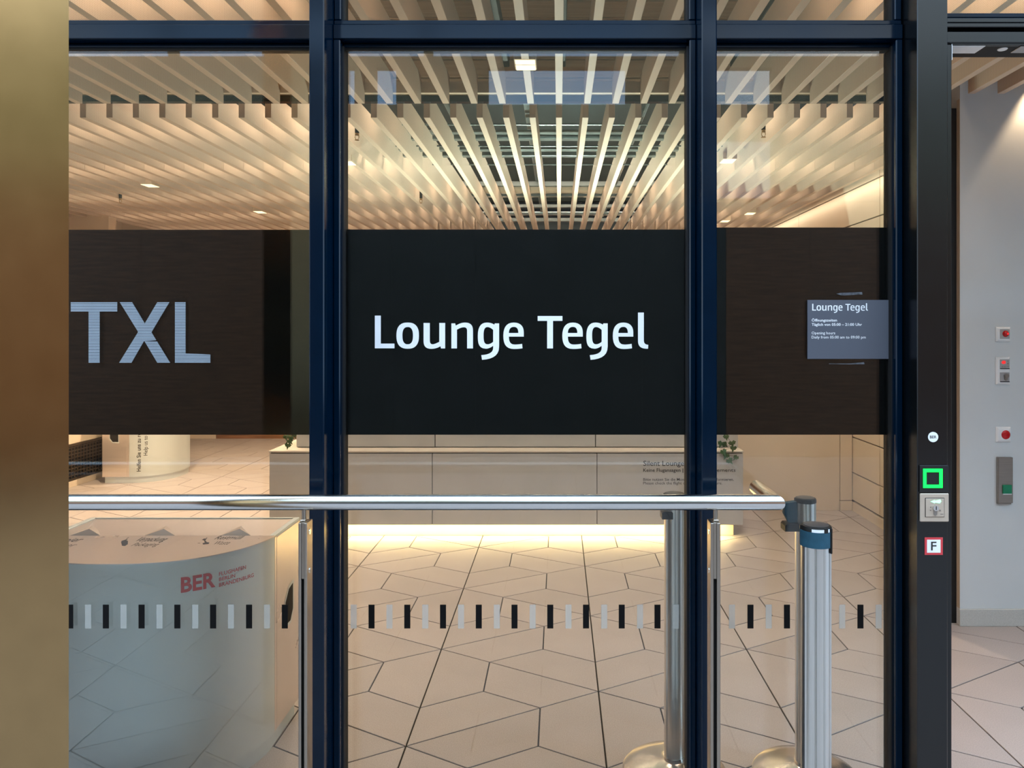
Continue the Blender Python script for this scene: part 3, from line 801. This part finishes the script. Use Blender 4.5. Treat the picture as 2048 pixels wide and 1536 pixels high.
def flange_text(t, items):
    """items: (text, px0, px1, pyb, pyt, bold) read on the flange plane in the photograph"""
    o = t.location
    for s, px0, px1, pyb, pyt, bold in items:
        dz = EH - BH - .0012
        yb, yt = F*dz/(pyb-CY), F*dz/(pyt-CY); x0 = wx(px0, yb); x1 = wx(px1, yb)
        vs, fs = fit_text(s, x1-x0, yt-yb, bold)
        MB().add([(x0+u, yb+v, BH+.0003) for u, v in vs], fs).build('lettering', M['black'], t)
bin_b = bin_unit('large curved steel recycling bin behind the glass, left of the door', None)
# second bin: copy of the tree before the prints are added
def copy_tree(o, parent=None):
    c = o.copy(); COL.objects.link(c); c.parent = parent
    for ch in list(o.children): copy_tree(ch, c)
    return c
bin_f = copy_tree(bin_b)
bin_f['label'] = 'far curved steel bin along the left wall with upright lettering'
bin_b.location = (-1.466, 3.065, 0)
bin_f.location = (-4.545, 7.98, 0); bin_f.rotation_euler = (0, 0, R(90))
flange_text(bin_b, [('Papier', 106, 156.5, 1083, 1075, .012), ('Paper', 100, 144.5, 1093.5, 1086, 0), ('Verpackung', 268, 326.5, 1082, 1073.5, .012), ('Packaging', 261.5, 312, 1091.5, 1085, 0),
                    ('Restm\u00fcll', 428, 480, 1078, 1071, .012), ('Waste', 424.5, 455, 1088.5, 1081.5, 0)])
def flange_icon(polys):
    dz = EH - BH - .0012
    m = MB()
    for pts in polys:
        m.add([(wx(px, F*dz/(py-CY)), F*dz/(py-CY), BH+.0003) for px, py in pts], [tuple(range(len(pts)))])
    m.build('pictogram', M['black'], bin_b)
flange_icon([[(242,1083),(246,1081),(252,1080),(256,1081.5),(255.5,1088),(250,1091.5),(244,1091)], [(242.5,1081.5),(253,1078),(256,1079),(244,1082.5)], [(252,1077.5),(257,1073.8),(258,1074.2),(253.4,1077.8)]])
flange_icon([[(403.5,1079.5),(408,1076.5),(413,1077),(412,1079),(410.5,1080),(413.5,1083.5),(419,1084.5),(417,1087.5),(406,1088.5),(405,1086),(409.5,1084.5),(408,1080.5)], [(411,1076),(414,1074.6),(415,1075.4),(412.4,1076.8)]])
def arc_text(t, s, mat, s0, width, zb, cap, bold, rot=False):
    vs, fs = fit_text(s, width, cap, bold, 3)
    o = []
    for u, v in vs:
        if rot: a, z = s0 - v, zb + u
        else: a, z = s0 + u, zb + v
        x, y = on_arc(a); o.append((x, y, z))
    me = MB(); me.add(o, fs)
    ob = bpy.data.objects.new('lettering', me.mesh('lettering', mat)); COL.objects.link(ob); ob.parent = t
    return ob
# BER lettering on the front sheet: pixel -> arc length through the local surface point
def arc_of_px(px):
    best = None
    for k in range(0, 900):
        s = arc[-1]*k/900; x, y = on_arc(s)
        X, Y = bin_b.location.x + x, bin_b.location.y + y
        p = CX + F*X/Y
        if (best is None or abs(p-px) < best[0]) and y < -BD-.02: best = (abs(p-px), s, Y)
    return best[1], best[2]
a0, Ya = arc_of_px(362); a1, Yb = arc_of_px(431)
Zb, Zt = wz(1178.5, (Ya+Yb)/2), wz(1149, (Ya+Yb)/2)
arc_text(bin_b, 'BER', M['red'], a0, a1-a0, Zb, Zt-Zb, .030)
for s, p1, yb, yt in (('FLUGHAFEN', 492, 1150.5, 1143), ('BERLIN', 470.5, 1161, 1154), ('BRANDENBURG', 507.5, 1172.5, 1165)):
    a2, Yc = arc_of_px(438.5); a3, Yd = arc_of_px(p1)
    arc_text(bin_b, s, M['red'], a2, a3-a2, wz(yb+1.5, Yc), wz(yt, Yc)-wz(yb, Yc), .004)
arc_text(bin_f, 'Helfen Sie uns zu recyceln', M['black'], .105, .50, .115, .036, .012, rot=True)
arc_text(bin_f, 'Help us to recycle', M['black'], .165, .345, .27, .036, 0, rot=True)

# ------------------------------------------------------------------ planter bench with the lounge notice
YBN = 5.55; bx0, bx1 = wx(538, YBN), wx(1487, YBN); zt, zb = wz(905, YBN), wz(1050, YBN)
bench = thing('planter_bench', 'long pale grey planter bench with glowing plinth and lounge notice', 'planter', ((bx0+bx1)/2, 5.9, 0))
MB().bbox(bx0+.05, bx1-.045, 5.665, 6.25, 0, zb-.001, b=.003).build('plinth', M['plinth'], bench)
MB().box(bx0+.006, bx1-.006, YBN+.02, 6.259, zb, zt-.001).build('carcass', M['joint'], bench)
cuts = [bx0, wx(864.5, YBN), wx(1194, YBN), bx1]
fp = [MB().bbox(a+.0025, b-.0025, YBN, YBN+.0195, zb+.001, zt-.008, b=.0015).build('front_panel', M['bench'], bench) for a, b in zip(cuts[:-1], cuts[1:])]
for x in (bx0, bx1-.0055): MB().box(x, x+.0055, YBN+.0200, 6.26, zb+.001, zt-.008).build('end_panel', M['bench'], bench)
MB().bbox(bx0-.002, bx1+.002, YBN-.004, 6.262, zt-.0005, zt+.012, b=.002).build('top', M['bench_top'], bench)
YU = 5.70; ux0, ux1 = wx(592, YU), bx1-.002
MB().box(ux0+.006, ux1-.006, YU+.02, 6.25, zt+.013, 1.06).build('upper_carcass', M['joint'], bench)
cu_ = [ux0, wx(870, YU), wx(1191, YU), ux1]
for a, b in zip(cu_[:-1], cu_[1:]): MB().bbox(a+.003, b-.003, YU, YU+.0195, zt+.018, 1.06, b=.0015).build('upper_panel', M['bench'], bench)
for x in (ux0, ux1-.0055): MB().box(x, x+.0055, YU+.02, 6.25, zt+.018, 1.06).build('end_panel', M['bench'], bench)
MB().bbox(ux0-.002, ux1+.002, YU-.004, 6.252, 1.061, 1.085, b=.002).build('upper_top', M['bench_top'], bench)
YT = YBN - .0012
for s, p0, p1, yb, yt, bo in (('Silent Lounge', 1286.5, 1368, 931.5, 921.5, .006), ('Keine Flugansagen', 1286.5, 1361, 943.5, 936.8, .010), ('|', 1365.2, 1366.6, 943.5, 936.8, .0), ('No announcements', 1369.5, 1471, 943.5, 936.8, 0),
                              ('Bitte nutzen Sie die Monitore, um sich zu informieren.', 1286.5, 1467.5, 961.5, 956.2, .007), ('Please check the flight displays for departure.', 1286.5, 1444.5, 968.8, 963.6, 0)):
    text_on_y('lettering', s, M['black'], fp[2], p0, p1, yb, yt, YT, bo, 2)
bbox('added_lamp_housing', M['gasket'], bench, -.30, .30, 5.92, 6.04, 1.0855, 1.108, b=.003)  # body for the added lamp, hidden behind the film band

# ivy hanging over the bench
def leaf_mesh(mat):
    o = [(0,-.1),(.16,-.28),(.34,-.30),(.42,-.12),(.62,.02),(.46,.20),(.40,.42),(.20,.40),(0,.95),(-.20,.40),(-.40,.42),(-.46,.20),(-.62,.02),(-.42,-.12),(-.34,-.30),(-.16,-.28)]
    vs = [(0, 0, .10)] + [(x, y, -.10*abs(x)) for x, y in o] ; n = len(o)
    fs = [(0, 1+i, 1+(i+1)%n) for i in range(n)]
    me = MB().add(vs, fs).mesh('leaf', mat); return me
LM = [leaf_mesh(M['leaf']), leaf_mesh(M['leaf2'])]
def ivy(label, d, pts, extra):
    x0 = wx(pts[0][0], d)
    t = thing('ivy_plant', label, 'plant', (x0, YU-.03, 1.085))
    st = MB()
    top = (x0, YU+.06, 1.10)
    path = [(wx(px, d), d, wz(py, d)) for px, py, *_ in pts]
    order = sorted(path, key=lambda p: -p[2])
    st.tube([top, (x0, YU-.04, 1.09)] + [(p[0], d+.012, p[2]) for p in order], .0022, 6)
    for p in path: st.tube([(p[0], d+.010, p[2]+.01), (p[0]+.004, d+.002, p[2])], .0014, 5)
    st.build('stem', M['stem'], t)
    def put_leaf(pos, size, rz):
        o = put('leaf', random.choice(LM), t, tuple(Vector(pos) - t.location))
        o.scale = (size, size, size); o.rotation_euler = (R(90 + random.uniform(-25, 25)), R(rz), R(random.uniform(-30, 30)))
    for (px, py, s, rz), p in zip(pts, path): put_leaf(p, s, rz)
    for k in range(extra):
        put_leaf((x0 + random.uniform(-.09, .09), *((random.uniform(YU-.10, YU-.06), random.uniform(.80, 1.08)) if k % 2 else (random.uniform(YU-.05, YU+.08), random.uniform(1.13, 1.17)))), random.uniform(.035, .05), random.uniform(120, 240))
    return t
ivy('green ivy sprig hanging over the right end of the planter bench', 5.50,
    [(1452,872,.040,170),(1443,886,.048,200),(1449,888,.040,130),(1464,885,.050,165),(1467,895,.044,190),(1446,902,.046,150),(1453,909,.050,210),(1458,920,.046,140),(1473,914,.042,215)], 9)
ivy('green ivy sprig hanging over the left end of the planter bench', 5.58, [(572,872,.042,170),(582,874,.046,200),(579,881,.044,150),(576,889,.044,190),(588,869,.040,160)], 8)

# ------------------------------------------------------------------ ceiling fittings
def downlight(label, px, py, power=60, w=.10, l=.14, z=ZS-.004):
    d = F*(z-EH)/(CY-py); x = wx(px, d)
    t = thing('ceiling_downlight', label, 'light', (x, d, z), 'ceiling downlights between the slats')
    fr = MB().bbox(x-w/2, x+w/2, d-l/2, d+l/2, z+.004, z+.05, b=.002).build('housing', M['profile'], t)
    box('diffuser', M['lamp'], t, x-w/2+.006, x+w/2-.006, d-l/2+.006, d-.012, z, z+.0035)
    box('diffuser', M['lamp'], t, x-w/2+.006, x+w/2-.006, d+.004, d+l/2-.006, z, z+.0035)
    l_ = bpy.data.lights.new('downlight', 'SPOT'); l_.energy = power; l_.color = WARM if power > 100 else WARM2; l_.spot_size = R(130); l_.spot_blend = .7; l_.shadow_soft_size = .012
    o = bpy.data.objects.new('downlight', l_); COL.objects.link(o); o.location = (x, d, z-.012)
downlight('pale double ceiling downlight nearest the glass, under the middle slats', 1051, 131)
downlight('small ceiling downlight right of the door, between the right-hand slats', 1456, 323, 60)
downlight('small ceiling downlight beside the left mullion, under the slats', 695, 327)
for px, py, lab in ((1500, 428, 'tiny ceiling downlight far back near the right wall'), (1450, 443, 'tiny ceiling downlight far back, below the right slats'),
                    (300, 372, 'added tiny ceiling downlight over the far bin'), (520, 425, 'added tiny ceiling downlight far back, left of the door')):  # left pair added to warm the far floor
    downlight(lab, px, py, 230 if px < 1000 else 60)
def sprinkler(label, px, py):
    d = F*(ZS-.03-EH)/(CY-py); x = wx(px, d)
    t = thing('sprinkler_head', label, 'sprinkler', (x, d, ZS), 'ceiling sprinkler heads')
    MB().tube([(x, d, 2.95), (x, d, ZS-.006)], .013, 12).build('pipe', M['gasket'], t, smooth=True)
    MB().lathe(x, d, [(.011, ZS-.020), (.013, ZS-.014), (.011, ZS-.0065)], 14).build('nozzle', M['brassy'], t, smooth=True)
    m = MB()
    for sg in (1, -1): m.tube([(x+sg*.010, d, ZS-.020), (x+sg*.012, d, ZS-.035), (x+sg*.003, d, ZS-.047)], .002, 6)
    m.build('yoke', M['brassy'], t)
    MB().lathe(x, d, [(.014, ZS-.050), (.014, ZS-.048)], 16).build('deflector', M['brassy'], t)
sprinkler('ceiling sprinkler head right of the door, above the small downlight', 1527, 268)
sprinkler('ceiling sprinkler head just right of the left mullion', 714, 274)
sprinkler('ceiling sprinkler head above the white door lettering', 842, 402)
sprinkler('ceiling sprinkler head above the far bin', 241, 402)
# warm spot washing the doorway wall
ls = bpy.data.lights.new('wall_spot', 'SPOT'); ls.energy = 13; ls.color = WARM; ls.spot_size = R(70); ls.spot_blend = .25; ls.shadow_soft_size = .03
lo = bpy.data.objects.new('wall_spot', ls); COL.objects.link(lo); lo.location = (2.47, 3.905, 2.83)

# ------------------------------------------------------------------ signs and controls
YSG = YG - .004
sg = thing('opening_hours_sign', 'slate grey opening hours notice fixed to the dark right-hand glass', 'sign', (wx(1702, YSG), YSG, wz(718, YSG)))
plate = MB().bbox(wx(1615, YSG), wx(1783, YSG), YSG, YSG+.0035, wz(718, YSG), wz(600, YSG), b=.0008).build('plate', M['sign'], sg)
YS2 = YSG - .0006
lounge_tegel(plate, 1624.3, 1736, 607.6, 621.2, YS2, M['white'])
for s, p1, yb, yt, bo in (('\u00d6ffnungszeiten', 1674, 643, 637.6, .016), ('T\u00e4glich von 05:00 \u2013 21:00 Uhr', 1724, 651.6, 646.2, .016), ('Opening hours', 1670.4, 668.6, 663.2, .004), ('Daily from 05:00 am to 09:00 pm', 1731.5, 677, 671.6, .004)):
    text_on_y('lettering', s, M['white'], plate, 1623.3, p1, yb, yt, YS2, bo, 2)
q = [(1674,587.5),(1682,585.6),(1725,584),(1726,589),(1718,589),(1690,590.8),(1683,590.2)]
MB().prism_y([(wx(x, YS2), wz(y, YS2)) for x, y in q], YG-.0012, YG-.0004).build('tape', M['tape'], sg)
q = [(1659,727),(1700,727.2),(1729,724.5),(1730,728.5),(1700,728.8),(1659,728.2)]
MB().prism_y([(wx(x, YS2), wz(y, YS2)) for x, y in q], YG-.0012, YG-.0004).build('tape', M['tape'], sg)

YPF = 2.165
st = thing('round_sticker', 'round white sticker with dark letters high on the dark control post', 'sticker', (wx(1866, YPF), YPF, wz(874, YPF)))
MB().disc_y(wx(1866, YPF), wz(874, YPF), 10.2/F*YPF, YPF-.0012, YPF-.0002).build('disc', M['sticker'], st)
text_on_y('lettering', 'BER', M['black'], st, 1859.8, 1873, 876.6, 871.2, YPF-.0016, .012)
ge = thing('access_reader', 'black access reader with glowing green square on the control post', 'reader', (wx(1866, YPF), YPF, wz(985, YPF)))
MB().bbox(wx(1838, YPF), wx(1895, YPF), YPF-.006, YPF-.0003, wz(984.5, YPF), wz(930, YPF), b=.0015).build('housing', M['gasket'], ge)
yg = YPF-.0075; o4 = [(1846.5,937.5),(1885.3,937.5),(1885.3,976),(1846.5,976)]; i4 = [(1853,944.3),(1878.4,944.3),(1878.4,969.3),(1853,969.3)]
vs = [(wx(x, yg), yg, wz(y, yg)) for x, y in o4+i4] + [(wx(x, yg), yg+.0012, wz(y, yg)) for x, y in o4+i4]
MB().add(vs, [(i, (i+1)%4, 4+(i+1)%4, 4+i) for i in range(4)] + [(8+i, 8+(i+1)%4, (i+1)%4, i) for i in range(4)]).build('light_ring', M['led'], ge)
ks = thing('key_switch', 'champagne metal key switch plate below the green reader', 'switch', (wx(1867, YPF), YPF, wz(1043, YPF)))
MB().bbox(wx(1838.5, YPF), wx(1895.5, YPF), YPF-.007, YPF-.0003, wz(1042.5, YPF), wz(986, YPF), b=.0018).build('plate', M['switch'], ks)
box('shadow_gap', M['gasket'], ks, wx(1847.6, YPF), wx(1886, YPF), YPF-.0076, YPF-.0071, wz(1033, YPF), wz(994.6, YPF))
pl_ = MB().bbox(wx(1848.6, YPF), wx(1885, YPF), YPF-.0095, YPF-.0077, wz(1032, YPF), wz(995.8, YPF), b=.0006).build('insert', M['switch'], ks)
MB().disc_y(wx(1867, YPF), wz(1014, YPF), 5.4/F*YPF, YPF-.016, YPF-.0096, 24).build('lock_barrel', M['rail'], ks)
box('keyhole', M['dark'], ks, wx(1866.2, YPF), wx(1867.8, YPF), YPF-.0165, YPF-.0161, wz(1017, YPF), wz(1010, YPF))
q = [(1863.6,1019),(1870.4,1019),(1870.4,1027),(1867,1030),(1863.6,1027)]
MB().prism_y([(wx(x, YPF), wz(y, YPF)) for x, y in q], YPF-.012, YPF-.0096).build('lock_body', M['terminal'], ks)
q = [(1858,1001.5),(1866,998.5),(1866,1000),(1877,997.5),(1879,1001),(1876,1005),(1866,1003.5),(1866,1005)]
MB().prism_y([(wx(x, YPF), wz(y, YPF)) for x, y in q], YPF-.0102, YPF-.0096).build('arrow_light', M['ledw'], ks)
for (a, b, c, d) in ((1857,1012,1859,1014), (1856.5,1018,1859,1020), (1875,1018,1878,1021), (1877.5,1026,1883,1027.4)):
    box('mark', M['terminal'], ks, wx(a, YPF), wx(c, YPF), YPF-.0099, YPF-.0096, wz(d, YPF), wz(b, YPF))
fs_ = thing('fire_sign', 'small square red framed sign with letter F on the post', 'sign', (wx(1867, YPF), YPF, wz(1110, YPF)))
MB().bbox(wx(1849, YPF), wx(1885.3, YPF), YPF-.0016, YPF-.0002, wz(1109.6, YPF), wz(1074.6, YPF), b=.0004).build('border', M['signred'], fs_)
box('panel', M['sticker'], fs_, wx(1853.4, YPF), wx(1880.4, YPF), YPF-.0021, YPF-.0017, wz(1105, YPF), wz(1079, YPF))
text_on_y('lettering', 'F', M['black'], fs_, 1862.2, 1873, 1100.6, 1083.4, YPF-.0026, .008)
for z in (930, 985.2):
    box('joint', M['gasket'], t5, PX0+.002, PX1-.002, YPF-.0004, YPF-.0001, wz(z, YPF)-.0006, wz(z, YPF)+.0006)

YW = YP
def wplate(t, pa, pb, qa, qb, mat='plastic', th=.012):
    x0, x1, z0, z1 = wx(pa, YW), wx(pb, YW), wz(qb, YW), wz(qa, YW); b = .008
    vs = [(x0,YW-.0004,z0),(x1,YW-.0004,z0),(x1,YW-.0004,z1),(x0,YW-.0004,z1),(x0,YW-.006,z0),(x1,YW-.006,z0),(x1,YW-.006,z1),(x0,YW-.006,z1),(x0+b,YW-th,z0+b),(x1-b,YW-th,z0+b),(x1-b,YW-th,z1-b),(x0+b,YW-th,z1-b)]
    fs = [(0,1,5,4),(1,2,6,5),(2,3,7,6),(3,0,4,7),(4,5,9,8),(5,6,10,9),(6,7,11,10),(7,4,8,11),(8,9,10,11),(3,2,1,0)]
    return MB().add(vs, fs).build('plate', M[mat], t)
def wbox(t, name, mat, pa, pb, qa, qb, y0, y1, b=.001):
    return MB().bbox(wx(pa, YW), wx(pb, YW), YW-y0, YW-y1, wz(qb, YW), wz(qa, YW), b=b).build(name, M[mat], t)
c1 = thing('emergency_button', 'lit red button in grey insert, topmost white plate on the doorway wall', 'button', (wx(2004.5, YW), YW, wz(683, YW)))
wplate(c1, 1990.3, 2019.3, 654, 683); wbox(c1, 'insert', 'greyplate', 1997, 2016.5, 658.5, 677.5, .0145, .0122)
MB().disc_y(wx(2008, YW), wz(667.5, YW), 6.4/F*YW, YW-.028, YW-.0146, 24, dome=1).build('button', M['redbtn'], c1, smooth=True)
MB().disc_y(wx(2009.5, YW), wz(667.5, YW), 2.0/F*YW, YW-.0295, YW-.0265, 16).build('signal_lamp', M['redled'], c1)
c2 = thing('wall_controls', 'white double plate with red lamp and key lock on the doorway wall', 'switch', (wx(2004.5, YW), YW, wz(768, YW)))
wplate(c2, 1990.3, 2018.8, 713.5, 768.5)
wbox(c2, 'lamp_insert', 'greyplate', 1996.8, 2016, 718.5, 737.5, .0145, .0122); wbox(c2, 'insert_edge', 'gasket', 1997, 2016, 736.4, 737.8, .0155, .0146, b=.0002)
q = [(1999.5,725.5),(2002,721),(2007.5,721.5),(2008,726.5),(2003,728)]
MB().prism_y([(wx(x, YW), wz(y, YW)) for x, y in q], YW-.0155, YW-.0146).build('signal_lamp', M['redled'], c2)
for (a, b, c, d) in ((2011.2,720.8,2013,723), (2010.8,726,2014,728.4), (2000,732,2002.5,734.5), (2004.5,731.5,2006,735), (2007.3,731.5,2008.5,735), (2010.5,731.8,2014.5,733)):
    wbox(c2, 'mark', 'terminal', a, c, b, d, .0150, .0146, b=.0001)
wbox(c2, 'lock_insert', 'greyplate', 1996.8, 2016, 744.4, 763.6, .0145, .0122); wbox(c2, 'insert_edge', 'gasket', 1997, 2016, 762.4, 763.8, .0155, .0146, b=.0002)
MB().disc_y(wx(2008, YW), wz(751, YW), 4.0/F*YW, YW-.030, YW-.0146, 20).build('lock_barrel', M['terminal'], c2)
q = [(2005,753),(2011,753),(2010.6,759),(2008,761),(2005.6,759)]
MB().prism_y([(wx(x, YW), wz(y, YW)) for x, y in q], YW-.022, YW-.0146).build('lock_body', M['terminal'], c2)
c3 = thing('emergency_button', 'white plate with large plain red push button above the steel terminal', 'button', (wx(2005.5, YW), YW, wz(884, YW)))
wplate(c3, 1991, 2020, 853.5, 883.5)
wbox(c3, 'insert', 'plastic', 1996.5, 2016, 858.5, 878.5, .0142, .0122)
MB().disc_y(wx(2008.6, YW), wz(868.8, YW), 9.0/F*YW, YW-.020, YW-.0143, 32, dome=1).build('button', M['redbtn'], c3, smooth=True)
c4 = thing('exit_terminal', 'tall steel wall terminal with green cover under the red button', 'terminal', (wx(2006.5, YW), YW, wz(1006, YW)))
wbox(c4, 'housing', 'terminal', 1992, 2021.3, 913.5, 1004.5, .022, .0004, b=.002)
wbox(c4, 'foot', 'terminal', 1992.5, 2018.5, 1004.8, 1006.8, .018, .0004, b=.0005)
wbox(c4, 'green_cover', 'greenbtn', 1999.5, 2017.6, 967.8, 985, .030, .0222, b=.002)
wbox(c4, 'cover_edge', 'plastic', 2000, 2017.6, 985.3, 987, .027, .0222, b=.0003)
